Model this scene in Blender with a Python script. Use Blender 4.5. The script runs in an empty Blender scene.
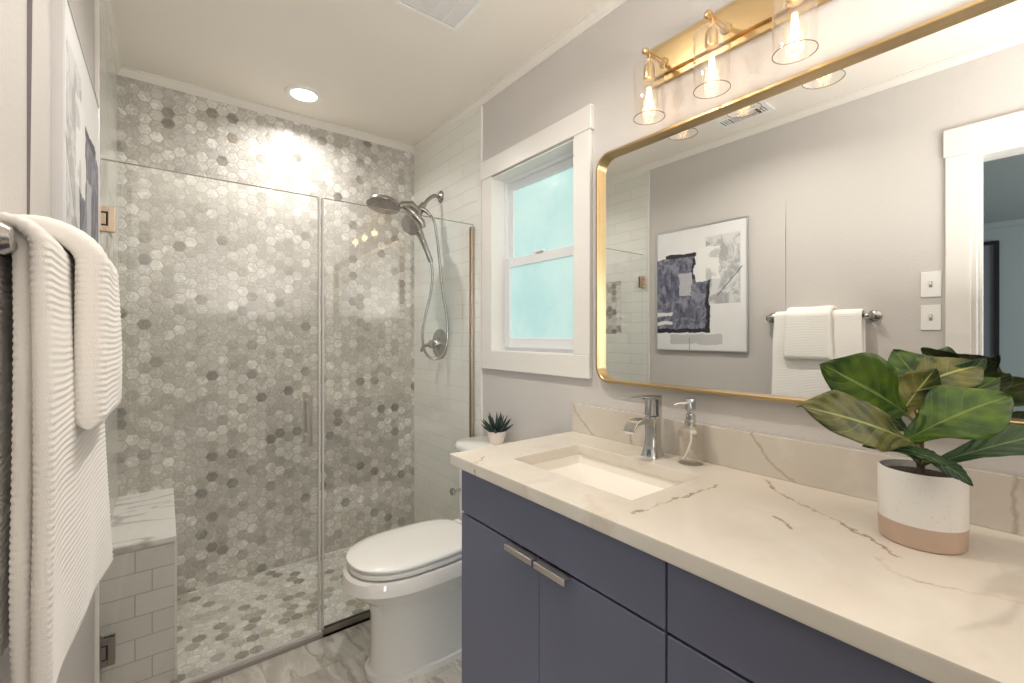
import bpy, bmesh, math, random
from mathutils import Vector, noise
random.seed(7)
sc = bpy.context.scene
PI = math.pi
# ---------------------------------------------------------------- camera, light, exposure
CAM = Vector((-1.338, 0.0, 1.3186)); YAW = 37.643; FPX = 450.97
cd = bpy.data.cameras.new('camera'); cam = bpy.data.objects.new('camera', cd)
sc.collection.objects.link(cam); sc.camera = cam
cam.location = CAM; cam.rotation_euler = (PI/2, 0, -math.radians(YAW))
cd.sensor_width = 36; cd.lens = 36*FPX/1024; cd.shift_y = -(341.5-335.22)/1024; cd.clip_start = .01
sc.view_settings.view_transform = 'Standard'; sc.view_settings.look = 'None'
sc.view_settings.gamma = 1; sc.view_settings.use_curve_mapping = False
sc.view_settings.exposure = 0.60
sc.cycles.use_denoising = True
sc.cycles.max_bounces = 14; sc.cycles.diffuse_bounces = 6; sc.cycles.glossy_bounces = 8
sc.cycles.transparent_max_bounces = 32; sc.cycles.transmission_bounces = 12
sc.cycles.caustics_reflective = False; sc.cycles.caustics_refractive = False
sc.cycles.sample_clamp_indirect = 6
w = bpy.data.worlds.new('world'); sc.world = w; w.use_nodes = True
w.node_tree.nodes['Background'].inputs[0].default_value = (.75, .88, 1, 1)
w.node_tree.nodes['Background'].inputs[1].default_value = 1.0
CEIL = 2.573

def area(name, loc, rot, size, power, color, shape='DISK', sy=None):
    l = bpy.data.lights.new(name, 'AREA'); l.energy = power; l.color = color; l.shape = shape; l.size = size
    if sy: l.size_y = sy
    o = bpy.data.objects.new(name, l); o.location = loc; o.rotation_euler = rot; sc.collection.objects.link(o); return o
# lamp of the recessed shower light, bulb power, and added unseen fills: aisle, ceiling, bedroom
area('lamp_shower', (-.77, 2.52, CEIL-.012), (0, 0, 0), .12, 4.4, (1, .95, .90)).data.spread = math.radians(150)
area('fill_aisle', (-.82, 1.12, CEIL-.012), (0, 0, 0), .12, 6.5, (1, .92, .83)).data.spread = math.radians(150)  # added fill below the ceiling, without a fixture
area('fill_ceiling', (-.74, -.42, 1.47), (PI, 0, 0), .85, 25, (1, .965, .93))  # added upward fill behind the camera, brightens the ceiling
area('fill_bedroom', (-4.0, -2.8, 1.5), (math.radians(90), 0, 0), 1.8, 70, (.86, .96, 1), 'RECTANGLE', 1.5)  # added unseen area light that brightens the bedroom, no window is built
BULB_W = .17

# ---------------------------------------------------------------- helpers
def origin(o):
    v = Vector((0, 0, 0))
    while o: v += o.location; o = o.parent
    return v
def props(o, label=None, cat=None, group=None, kind=None):
    for k, v in (('label', label), ('category', cat), ('group', group), ('kind', kind)):
        if v: o[k] = v
    return o
def thing(name, loc, label, cat, group=None):
    o = bpy.data.objects.new(name, None); o.empty_display_size = .05
    sc.collection.objects.link(o); o.location = loc
    return props(o, label, cat, group)
def obj(name, bm, mat, parent=None, loc=None, smooth=False, bevel=0, seg=2, label=None, cat=None, group=None, kind=None, subsurf=0, angle=40):
    me = bpy.data.meshes.new(name)
    o = bpy.data.objects.new(name, me); sc.collection.objects.link(o)
    if parent is not None: o.parent = parent
    elif loc is not None: o.location = loc
    off = origin(o)
    for v in bm.verts: v.co -= off
    bmesh.ops.recalc_face_normals(bm, faces=bm.faces)
    if smooth:
        for f in bm.faces: f.smooth = True
        for e in bm.edges:
            if len(e.link_faces) == 2 and e.calc_face_angle(0) > math.radians(angle): e.smooth = False
    bm.to_mesh(me); bm.free()
    for m in (mat if isinstance(mat, (list, tuple)) else [mat]): me.materials.append(m)
    if bevel:
        b = o.modifiers.new('bevel', 'BEVEL'); b.width = bevel; b.segments = seg; b.limit_method = 'ANGLE'; b.angle_limit = math.radians(40)
        b.harden_normals = False
    if subsurf:
        s = o.modifiers.new('sub', 'SUB'); s.levels = subsurf; s.render_levels = subsurf
    return props(o, label, cat, group, kind)
def struct(name, bm, mat, **k): return obj(name, bm, mat, kind='structure', **k)
def B(): return bmesh.new()
def box(bm, x0, x1, y0, y1, z0, z1, mi=0):
    vs = [bm.verts.new((x, y, z)) for x in (x0, x1) for y in (y0, y1) for z in (z0, z1)]
    for q in ((0,1,3,2), (4,6,7,5), (0,4,5,1), (2,3,7,6), (0,2,6,4), (1,5,7,3)):
        f = bm.faces.new([vs[i] for i in q]); f.material_index = mi
    return bm
def mkbox(*a): return box(B(), *a)
def loft(bm, rings, cap=True, close=False, mi=0):
    R = [[bm.verts.new(p) for p in r] for r in rings]; n = len(R[0]); m = len(R)
    for i in range(m if close else m-1):
        a, b = R[i], R[(i+1) % m]
        for j in range(n):
            f = bm.faces.new((a[j], a[(j+1) % n], b[(j+1) % n], b[j])); f.material_index = mi
    if cap and not close:
        for r in (R[0], R[-1]):
            f = bm.faces.new(r); f.material_index = mi
    return bm
def ringat(p, d, r, n, ry=None):
    d = Vector(d).normalized(); u = d.orthogonal().normalized() if abs(d.z) < .999 else Vector((1, 0, 0)); v = d.cross(u)
    return [Vector(p)+u*(r*math.cos(2*PI*k/n))+v*((ry or r)*math.sin(2*PI*k/n)) for k in range(n)]
def tube(bm, pts, r, n=14, cap=True, mi=0):
    pts = [Vector(p) for p in pts]; m = len(pts); rr = r if isinstance(r, (list, tuple)) else [r]*m
    t0 = (pts[1]-pts[0]).normalized(); u = t0.orthogonal().normalized(); rings = []
    for i in range(m):
        t = ((pts[min(i+1, m-1)]-pts[i]).normalized()+(pts[i]-pts[max(i-1, 0)]).normalized()).normalized()
        u = (u-t*u.dot(t)).normalized(); v = t.cross(u)
        rings.append([pts[i]+(u*math.cos(2*PI*k/n)+v*math.sin(2*PI*k/n))*rr[i] for k in range(n)])
    return loft(bm, rings, cap, mi=mi)
def curve(pts, n=8):
    pts = [Vector(p) for p in pts]; out = []
    P = [pts[0]*2-pts[1]]+pts+[pts[-1]*2-pts[-2]]
    for i in range(1, len(P)-2):
        for k in range(n):
            t = k/n
            out.append(.5*((2*P[i])+(-P[i-1]+P[i+1])*t+(2*P[i-1]-5*P[i]+4*P[i+1]-P[i+2])*t*t+(-P[i-1]+3*P[i]-3*P[i+1]+P[i+2])*t**3))
    out.append(pts[-1]); return out
def lathe(bm, c, prof, n=32, axis='z', cap=True, mi=0):
    rings = []
    for r, h in prof:
        r = max(r, 1e-5); ring = []
        for k in range(n):
            a = 2*PI*k/n; p, q = r*math.cos(a), r*math.sin(a)
            ring.append((c[0]+p, c[1]+q, c[2]+h) if axis == 'z' else (c[0]-h, c[1]+p, c[2]+q) if axis == 'x' else (c[0]+p, c[1]-h, c[2]+q))
        rings.append(ring)
    return loft(bm, rings, cap, mi=mi)
def rrect(y0, y1, z0, z1, r, n=8):
    out = []
    for (cy, cz, a0) in ((y1-r, z1-r, 0), (y0+r, z1-r, PI/2), (y0+r, z0+r, PI), (y1-r, z0+r, 3*PI/2)):
        for k in range(n+1):
            a = a0+PI/2*k/n; out.append((cy+r*math.cos(a), cz+r*math.sin(a)))
    return out
def PX(u, v, D):           # a point at depth D along the view direction of the surveyed camera station
    t = math.radians(YAW); F = Vector((math.sin(t), math.cos(t), 0)); R = Vector((math.cos(t), -math.sin(t), 0))
    return CAM+(F+R*((u-512)/FPX)+Vector((0, 0, (335.22-v)/FPX)))*D

# ---------------------------------------------------------------- materials
class NT:
    def __init__(s, name):
        s.m = bpy.data.materials.new(name); s.m.use_nodes = True; s.t = s.m.node_tree; s.n = s.t.nodes; s.l = s.t.links
        s.b = s.n['Principled BSDF']; s.out = s.n['Material Output']
    def add(s, ty, **k):
        nd = s.n.new(ty)
        for a, b in k.items():
            setattr(nd, a, b)
        return nd
    def put(s, sock, v):
        if hasattr(v, 'is_linked') or isinstance(v, bpy.types.NodeSocket): s.l.new(v, sock)
        elif isinstance(v, (tuple, list)): sock.default_value = tuple(v)+((1,) if len(v) == 3 and sock.type == 'RGBA' else ())
        else: sock.default_value = v
    def M(s, op, a, b=0, c=0):
        nd = s.add('ShaderNodeMath', operation=op)
        for i, x in enumerate((a, b, c)): s.put(nd.inputs[i], x)
        return nd.outputs[0]
    def V(s, op, a, b=(0, 0, 0), c=None):
        nd = s.add('ShaderNodeVectorMath', operation=op); s.put(nd.inputs[0], a)
        if op == 'SCALE': s.put(nd.inputs['Scale'], b)
        else: s.put(nd.inputs[1], b)
        if c is not None: s.put(nd.inputs[2], c)
        return nd.outputs['Value'] if op in ('DOT_PRODUCT', 'LENGTH', 'DISTANCE') else nd.outputs[0]
    def pos(s):
        return s.add('ShaderNodeNewGeometry').outputs['Position']
    def xyz(s, v):
        nd = s.add('ShaderNodeSeparateXYZ'); s.put(nd.inputs[0], v); return nd.outputs
    def comb(s, x=0, y=0, z=0):
        nd = s.add('ShaderNodeCombineXYZ')
        for i, q in enumerate((x, y, z)): s.put(nd.inputs[i], q)
        return nd.outputs[0]
    def noise(s, v, scale=5, detail=3, rough=.5, dist=0, out='Fac'):
        nd = s.add('ShaderNodeTexNoise'); s.put(nd.inputs['Vector'], v); nd.inputs['Scale'].default_value = scale
        nd.inputs['Detail'].default_value = detail; nd.inputs['Roughness'].default_value = rough; nd.inputs['Distortion'].default_value = dist
        return nd.outputs[out]
    def ramp(s, v, stops, interp='LINEAR'):
        nd = s.add('ShaderNodeValToRGB'); s.put(nd.inputs[0], v); cr = nd.color_ramp; cr.interpolation = interp
        while len(cr.elements) < len(stops): cr.elements.new(.5)
        for e, (p, c) in zip(cr.elements, stops):
            e.position = p; e.color = tuple(c)+(1,) if isinstance(c, (tuple, list)) else (c, c, c, 1)
        return nd.outputs[0]
    def mix(s, f, a, b, bt='MIX'):
        nd = s.add('ShaderNodeMix', data_type='RGBA', blend_type=bt)
        s.put(nd.inputs[0], f); s.put(nd.inputs[6], a); s.put(nd.inputs[7], b); return nd.outputs[2]
    def bump(s, h, strength=.3, dist=.002):
        nd = s.add('ShaderNodeBump'); s.put(nd.inputs['Height'], h); nd.inputs['Strength'].default_value = strength; nd.inputs['Distance'].default_value = dist
        s.l.new(nd.outputs[0], s.b.inputs['Normal'])
    def set(s, **k):
        names = dict(color='Base Color', rough='Roughness', metal='Metallic', spec='Specular IOR Level', coat='Coat Weight', emit='Emission Color', estr='Emission Strength', sheen='Sheen Weight', sss='Subsurface Weight')
        for a, b in k.items(): s.put(s.b.inputs[names[a]], b)
        return s

def plain(name, color, rough=.5, metal=0, **k):
    t = NT(name); t.set(color=color, rough=rough, metal=metal, **k); return t.m
def metal(name, color, rough=.2): return plain(name, color, rough, 1.0)
def paint(name, color, scale=90, strength=.25, rough=.6):
    t = NT(name); p = t.pos(); n = t.noise(p, scale, 3, .6); big = t.noise(p, 1.3, 2)
    c2 = tuple(c*.97 for c in color)
    t.set(color=t.mix(big, color, c2), rough=rough); t.bump(n, strength, .003); return t.m
def glass(name, tint=(.97, .985, .98), rough=0.0, f0=.045, gloss=(1, 1, 1)):
    t = NT(name); t.n.remove(t.b)
    lw = t.add('ShaderNodeLayerWeight'); lw.inputs[0].default_value = .5
    fac = t.M('ADD', t.M('MULTIPLY', t.M('POWER', lw.outputs['Facing'], 5.0), .9), f0)
    tr = t.add('ShaderNodeBsdfTransparent'); tr.inputs[0].default_value = tint+(1,)
    gl = t.add('ShaderNodeBsdfGlossy'); gl.inputs['Roughness'].default_value = rough; gl.inputs[0].default_value = gloss+(1,)
    mx = t.add('ShaderNodeMixShader'); t.put(mx.inputs[0], fac); t.l.new(tr.outputs[0], mx.inputs[1]); t.l.new(gl.outputs[0], mx.inputs[2])
    t.l.new(mx.outputs[0], t.out.inputs['Surface']); return t.m

def hexmat(name, ax, pitch=.0523, floor=False):
    """hexagonal marble mosaic; ax = the two world axes of the surface (first axis = flat-to-flat direction)"""
    t = NT(name); p = t.pos(); s = t.xyz(p)
    S3 = math.sqrt(3)
    a = t.M('ADD', t.M('DIVIDE', s[ax[0]], pitch), 200.3); b = t.M('ADD', t.M('DIVIDE', s[ax[1]], pitch), 200*S3+.17)
    q = t.comb(a, b, 0); r = (1, S3, 1); h = (.5, S3/2, 0)
    A = t.V('SUBTRACT', t.V('MODULO', q, r), h)
    Bv = t.V('SUBTRACT', t.V('MODULO', t.V('SUBTRACT', q, h), r), h)
    A = t.V('MULTIPLY', A, (1, 1, 0)); Bv = t.V('MULTIPLY', Bv, (1, 1, 0))
    less = t.M('LESS_THAN', t.V('LENGTH', A), t.V('LENGTH', Bv))
    mx = t.add('ShaderNodeMix', data_type='VECTOR'); t.put(mx.inputs[0], less); t.put(mx.inputs[4], Bv); t.put(mx.inputs[5], A)
    g = mx.outputs[1]; idv = t.V('SUBTRACT', q, g)
    idv = t.V('SNAP', t.V('ADD', idv, (.05, .05, 0)), (.25, .25, 1))
    ga = t.V('ABSOLUTE', g); d = t.M('MAXIMUM', t.V('DOT_PRODUCT', ga, (.5, S3/2, 0)), t.xyz(ga)[0])
    wn = t.add('ShaderNodeTexWhiteNoise', noise_dimensions='3D'); t.put(wn.inputs[0], idv); val, col = wn.outputs[0], wn.outputs[1]
    off = t.V('SCALE', col, 13.0)
    pv = t.V('ADD', p, off)
    n = t.noise(pv, 22, 5, .62, 1.6); n2 = t.noise(pv, 9, 2, .5, .8)
    clus = t.noise(p, 3.2, 3, .6)                                    # darker tiles gather in patches
    v2 = t.M('ADD', t.M('MULTIPLY', val, .82), t.M('MULTIPLY', clus, .30))
    if floor:
        base = t.ramp(v2, [(.15, (.90, .89, .85)), (.35, (.74, .73, .68)), (.52, (.82, .81, .77)), (.70, (.58, .56, .51)), (.83, (.30, .285, .25)), (.95, (.50, .46, .36))])
    else:
        base = t.ramp(v2, [(.15, (.88, .86, .82)), (.27, (.80, .78, .74)), (.42, (.72, .70, .66)), (.62, (.65, .63, .59)), (.80, (.59, .57, .53)), (.91, (.52, .50, .46)), (.955, (.30, .285, .26)), (1., (.42, .38, .31))])
    vein = t.ramp(n, [(.34, 1.05), (.45, .95), (.50, .66), (.55, .92), (.64, .84), (.75, 1.06)])
    c = t.mix(1.0, base, vein, 'MULTIPLY')
    c = t.mix(t.M('MULTIPLY', t.M('GREATER_THAN', n2, .60), .3), c, (.44, .40, .33))
    gl = t.ramp(d, [(.452, 0.0), (.472, 1.0)])
    c = t.mix(gl, c, (.50, .475, .43) if not floor else (.58, .56, .52))
    t.set(color=c, rough=t.M('ADD', t.M('MULTIPLY', gl, .5), .30), spec=.4)
    t.bump(t.M('SUBTRACT', 1.0, t.ramp(d, [(.43, 0.0), (.475, 1.0)])), .5, .0015); return t.m

def planks(name, ax, w, h, color, grout, offset=.5, rough=.12, wob=.35, oz=0., ou=0., mort=.0018, bs=.5):
    t = NT(name); p = t.pos(); s = t.xyz(p)
    v = t.comb(t.M('ADD', s[ax[0]], ou), t.M('ADD', s[ax[1]], oz), 0)
    br = t.add('ShaderNodeTexBrick', offset=offset, squash=1.0); t.put(br.inputs['Vector'], v)
    br.inputs['Scale'].default_value = 1; br.inputs['Mortar Size'].default_value = mort; br.inputs['Mortar Smooth'].default_value = .3
    br.inputs['Brick Width'].default_value = w; br.inputs['Row Height'].default_value = h
    c2 = tuple(c*.955 for c in color)
    br.inputs['Color1'].default_value = color+(1,); br.inputs['Color2'].default_value = c2+(1,); br.inputs['Mortar'].default_value = grout+(1,)
    n = t.noise(p, 14, 2)
    t.set(color=br.outputs[0], rough=rough)
    t.bump(t.M('ADD', t.M('MULTIPLY', br.outputs['Fac'], -1.0), t.M('MULTIPLY', n, wob)), bs, .003); return t.m

def seg_d(t, p, a, b):
    ax, ay = a; bx, by = b; dx, dy = bx-ax, by-ay; L2 = dx*dx+dy*dy
    r = t.V('SUBTRACT', p, (ax, ay, 0)); h = t.M('DIVIDE', t.V('DOT_PRODUCT', r, (dx, dy, 0)), L2)
    nd = t.add('ShaderNodeClamp'); t.put(nd.inputs[0], h)
    return t.V('LENGTH', t.V('SUBTRACT', r, t.V('SCALE', (dx, dy, 0), nd.outputs[0])))

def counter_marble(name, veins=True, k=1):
    t = NT(name); p = t.pos()
    warp = t.noise(p, 4, 4, .6, 0, 'Color'); pw = t.V('ADD', p, t.V('SCALE', t.V('SUBTRACT', warp, (.5, .5, .5)), .35))
    n1 = t.noise(pw, 1.7, 3, .5); cl = t.noise(p, 2.2, 3)
    v1 = t.ramp(t.M('ABSOLUTE', t.M('SUBTRACT', n1, .5)), [(.0, 1.0), (.007, .55), (.028, .0)])
    mask = t.ramp(t.noise(p, 2.6, 2), [(.56, 0.), (.72, 1.)])
    v1 = t.M('MULTIPLY', v1, mask)
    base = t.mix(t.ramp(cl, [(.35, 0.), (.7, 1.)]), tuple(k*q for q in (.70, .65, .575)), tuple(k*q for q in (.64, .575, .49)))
    base = t.mix(t.M('MULTIPLY', t.ramp(t.noise(pw, 5, 4, .6), [(.5, 0.), (.75, 1.)]), .35), base, (.84, .80, .735))
    c = t.mix(t.M('MULTIPLY', v1, .55), base, (.40, .31, .22))
    if veins:
        flat = t.V('MULTIPLY', p, (1, 1, 0)); wob = t.noise(p, 28, 4, .65, 0, 'Color')
        q = t.V('ADD', flat, t.V('SCALE', t.V('MULTIPLY', t.V('SUBTRACT', wob, (.5, .5, .5)), (1, 1, 0)), .045))
        lines = [[(-.05,.55),(-.122,.49),(-.16,.45),(-.222,.33),(-.27,.26),(-.315,.215)], [(-.30,.42),(-.335,.375)],
                 [(-.345,.235),(-.38,.215),(-.395,.17),(-.36,.10),(-.34,.02),(-.30,-.1)], [(-.53,.62),(-.20,.60)], [(-.59,1.15),(-.52,1.2)]]
        sd = None
        for L in lines:
            for a, b in zip(L, L[1:]):
                d = seg_d(t, q, a, b); sd = d if sd is None else t.M('MINIMUM', sd, d)
        w_ = t.noise(p, 18, 2)
        thin = t.M('MULTIPLY', t.ramp(t.M('MULTIPLY', sd, 10.0), [(.0, 1.), (.022, .75), (.055, .0)]), t.ramp(w_, [(.36, .15), (.56, 1.)]))
        halo = t.ramp(t.M('MULTIPLY', sd, 10.0), [(.0, .22), (.5, .0)])
        c = t.mix(halo, c, (.66, .57, .47)); c = t.mix(t.M('MULTIPLY', thin, .92), c, (.28, .20, .12))
    else:
        s3 = t.xyz(p); wob = t.noise(p, 22, 4, .6, 0, 'Color'); q = t.comb(s3[1], s3[2], 0); q = t.V('ADD', q, t.V('SCALE', t.V('MULTIPLY', t.V('SUBTRACT', wob, (.5, .5, .5)), (1, 1, 0)), .03)); sd = None
        for a, b in (((1.31, 1.045), (1.26, .985)), ((1.26, .985), (1.19, .93)), ((1.02, 1.0), (1.015, .93)), ((.60, 1.045), (.55, .97)), ((.55, .97), (.49, .93)), ((.10, 1.045), (.098, .93)), ((-.2, 1.04), (-.3, .93))):
            d = seg_d(t, q, a, b); sd = d if sd is None else t.M('MINIMUM', sd, d)
        c = t.mix(t.ramp(t.M('MULTIPLY', sd, 10.0), [(.0, .65), (.02, .45), (.06, .0)]), c, (.33, .26, .19))
    t.set(color=c, rough=.16, spec=.5); return t.m

def floor_marble(name):
    t = NT(name); p = t.pos(); s = t.xyz(p)
    v = t.comb(t.M('ADD', s[0], 10.18), t.M('ADD', s[1], 10.0-1.805+.305*6), 0)
    br = t.add('ShaderNodeTexBrick', offset=.5, squash=1.0); t.put(br.inputs['Vector'], v); br.inputs['Scale'].default_value = 1
    br.inputs['Mortar Size'].default_value = .0016; br.inputs['Brick Width'].default_value = .61; br.inputs['Row Height'].default_value = .305
    br.inputs['Color1'].default_value = (0, 0, 0, 1); br.inputs['Color2'].default_value = (1, 1, 1, 1)
    off = t.V('SCALE', br.outputs[0], 3.7); pv = t.V('ADD', p, off)
    warp = t.noise(pv, 2.6, 4, .6, 0, 'Color'); pw = t.V('MULTIPLY', t.V('ADD', pv, t.V('SCALE', warp, .16)), (2.3, .55, 1))
    n = t.noise(pw, 2.4, 5, .55, .15)
    base = t.ramp(n, [(.30, (.34, .32, .29)), (.42, (.50, .48, .44)), (.48, (.60, .59, .54)), (.52, (.36, .34, .30)), (.56, (.58, .57, .53)), (.64, (.66, .65, .61)), (.74, (.50, .47, .42))])
    n2 = t.noise(pw, 3.4, 4, .55, .5)
    th = t.ramp(t.M('ABSOLUTE', t.M('SUBTRACT', n2, .5)), [(0., 1.), (.012, .5), (.03, 0.)])
    c = t.mix(t.M('MULTIPLY', th, .5), base, (.74, .72, .68))
    c = t.mix(br.outputs['Fac'], c, (.48, .46, .43))
    t.set(color=c, rough=.2); return t.m

M = {}
M['wall'] = paint('greige_paint', (.61, .583, .56), 95, .35)
M['ceil'] = paint('ceiling_paint', (.86, .81, .735), 40, .08)
M['trim'] = plain('white_trim_paint', (.77, .75, .715), .32)
M['crown'] = plain('crown_paint', (.80, .765, .71), .4)
M['humpshade'] = plain('hump_end_shade', (.20, .18, .19), .8)  # painted shade for the end face of the wall hump
M['bedwall'] = paint('bedroom_paint', (.42, .46, .46), 60, .1)
M['hexback'] = hexmat('hex_mosaic_back', (2, 0))
M['hexniche'] = hexmat('hex_mosaic_niche', (2, 1), floor=True)
M['hexfloor'] = hexmat('hex_mosaic_floor', (0, 1), floor=True)
M['plank_r'] = planks('white_plank_tile', (1, 2), .405, .0785, (.80, .80, .755), (.66, .65, .60), .37, .10, .5, .0, .1)
M['bench_tile'] = planks('bench_tile', (0, 2), .153, .0795, (.70, .68, .64), (.47, .45, .42), .32, .14, .3, .02+.0795*10, 5.045, .0022, .6)
M['floor'] = floor_marble('grey_marble_tile')
M['bedfloor'] = plain('bedroom_floor', (.30, .24, .18), .5)
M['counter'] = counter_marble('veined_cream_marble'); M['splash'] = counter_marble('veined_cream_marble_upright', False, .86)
t = NT('bench_marble'); p = t.pos(); wv = t.noise(t.V('MULTIPLY', t.V('ADD', p, (0, 0, .37)), (1.2, 3.6, 1)), 1.6, 3, .5, .4)
t.set(color=t.ramp(wv, [(.40, (.80, .79, .77)), (.50, (.78, .77, .75)), (.53, (.46, .44, .42)), (.56, (.79, .78, .76)), (.64, (.80, .79, .77)), (.665, (.55, .53, .5)), (.69, (.80, .79, .77))]), rough=.2); M['benchtop'] = t.m
M['navy'] = paint('slate_blue_lacquer', (.128, .134, .192), 200, .03, .38)
M['dark'] = plain('cabinet_shadow_gap', (.02, .02, .025), .7)
M['nickel'] = metal('brushed_nickel', (.72, .68, .64), .3)
M['darknickel'] = metal('dark_nickel', (.30, .27, .25), .3)
M['warmlitnickel'] = metal('warm_lit_nickel', (.66, .54, .42), .28)  # brushed nickel with a warm reflection painted into its colour
M['chrome'] = metal('chrome', (.66, .66, .66), .06)
M['brass'] = metal('brushed_brass', (.58, .42, .22), .3)
M['showermetal'] = metal('shower_nickel', (.40, .38, .36), .22)
M['seal'] = plain('clear_seal', (.60, .585, .57), .3)
M['porcelain'] = plain('white_porcelain', (.80, .79, .765), .08, coat=.3)
M['seat'] = plain('white_seat_plastic', (.86, .855, .835), .14)
M['basin'] = plain('basin_porcelain', (.84, .80, .73), .12)
M['glass'] = glass('shower_glass', (.985, .992, .988), 0, .05)
M['shade'] = glass('lamp_glass', (.985, .98, .97), 0, .06)
M['bulbglass'] = glass('bulb_glass', (.99, .96, .90), 0, .05)
M['bottle'] = glass('bottle_glass', (.96, .95, .93), .02, .09)
M['rim'] = plain('shade_rim', (.30, .24, .17), .15)
M['mirror'] = plain('mirror_silver', (.90, .91, .90), 0.0, 1.0)
M['black'] = plain('black', (.015, .015, .015), .4)
M['plastic'] = plain('white_plastic', (.85, .84, .82), .3)
M['soil'] = paint('dark_soil', (.035, .026, .02), 300, 1.0, .9)
M['pinkpot'] = plain('blush_ceramic', (.82, .72, .67), .5)
M['stem'] = plain('stem', (.20, .22, .08), .5)
def emis(name, color, s):
    t = NT(name); t.set(color=(0, 0, 0), emit=color, estr=s); return t.m
M['filament'] = emis('glowing_filament', (1, .74, .46), 5)
M['lens'] = emis('light_lens', (1, .97, .90), 4.0)
# frosted window glass with daylight behind
t = NT('frosted_window_glass'); p = t.pos(); n = t.noise(p, 16, 4, .65, .6); n2 = t.noise(p, 2.3, 3, .6)
c = t.mix(t.ramp(n2, [(.35, 0.), (.65, 1.)]), (.25, .58, .56), (.48, .74, .66)); c = t.mix(t.M('MULTIPLY', n, .55), c, (.62, .82, .80))
t.set(color=(.25, .30, .30), rough=.25, emit=c, estr=.50); t.bump(n, .4, .003); M['frost'] = t.m
# towels
t = NT('white_terry'); p = t.pos(); t.set(color=(.93, .91, .875), rough=.9, sheen=.2); t.bump(t.noise(p, 700, 2, .7), .6, .0015); M['terry'] = t.m
# pot
t = NT('speckled_ceramic'); p = t.pos(); sp = t.add('ShaderNodeTexVoronoi'); t.put(sp.inputs['Vector'], p); sp.inputs['Scale'].default_value = 190
dots = t.M('MULTIPLY', t.M('LESS_THAN', sp.outputs['Distance'], .17), t.M('GREATER_THAN', t.noise(p, 60, 1), .52))
z = t.xyz(p)[2]; c = t.mix(t.M('MULTIPLY', dots, .6), (.74, .72, .68), (.40, .36, .31)); c = t.mix(t.M('LESS_THAN', z, .9705), c, (.50, .375, .29))
t.set(color=c, rough=.5); M['pot'] = t.m
# leaves (UV: x across, y along)
def leafmat(name, dark, light, back, vein=(.40, .46, .16)):
    t = NT(name); uv = t.add('ShaderNodeTexCoord').outputs['UV']; s = t.xyz(uv)
    u = t.M('ABSOLUTE', t.M('SUBTRACT', s[0], .5)); n = t.noise(t.pos(), 30, 3)
    mid = t.ramp(u, [(0., 1.), (.012, 1.), (.03, 0.)])
    k = t.M('FRACT', t.M('MULTIPLY', t.M('SUBTRACT', s[1], t.M('MULTIPLY', u, .55)), 6.5))
    side = t.ramp(t.M('ABSOLUTE', t.M('SUBTRACT', k, .5)), [(0., .8), (.035, 0.)])
    bmp = t.M('ABSOLUTE', t.M('SUBTRACT', k, .5))
    c = t.mix(t.ramp(n, [(.35, 0.), (.68, 1.)]), dark, light); c = t.mix(t.M('MULTIPLY', side, .5), c, vein); c = t.mix(t.M('MULTIPLY', mid, .8), c, vein)
    bf = t.add('ShaderNodeNewGeometry').outputs['Backfacing']; c = t.mix(t.M('MULTIPLY', bf, .9), c, back)
    t.set(color=c, rough=.38, spec=.28); t.bump(t.M('ADD', bmp, t.M('MULTIPLY', mid, -.8)), .5, .004); return t.m
M['leaf'] = leafmat('fig_leaf', (.018, .052, .007), (.075, .135, .008), (.20, .20, .06), (.17, .23, .05))
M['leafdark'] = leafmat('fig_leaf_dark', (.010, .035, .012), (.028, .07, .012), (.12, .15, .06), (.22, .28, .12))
M['leafolive'] = leafmat('fig_leaf_olive', (.035, .050, .012), (.15, .14, .035), (.28, .24, .10))
t = NT('succulent'); t.set(color=t.mix(t.noise(t.pos(), 60, 2), (.008, .022, .02), (.03, .06, .05)), rough=.4); M['succ'] = t.m
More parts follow.
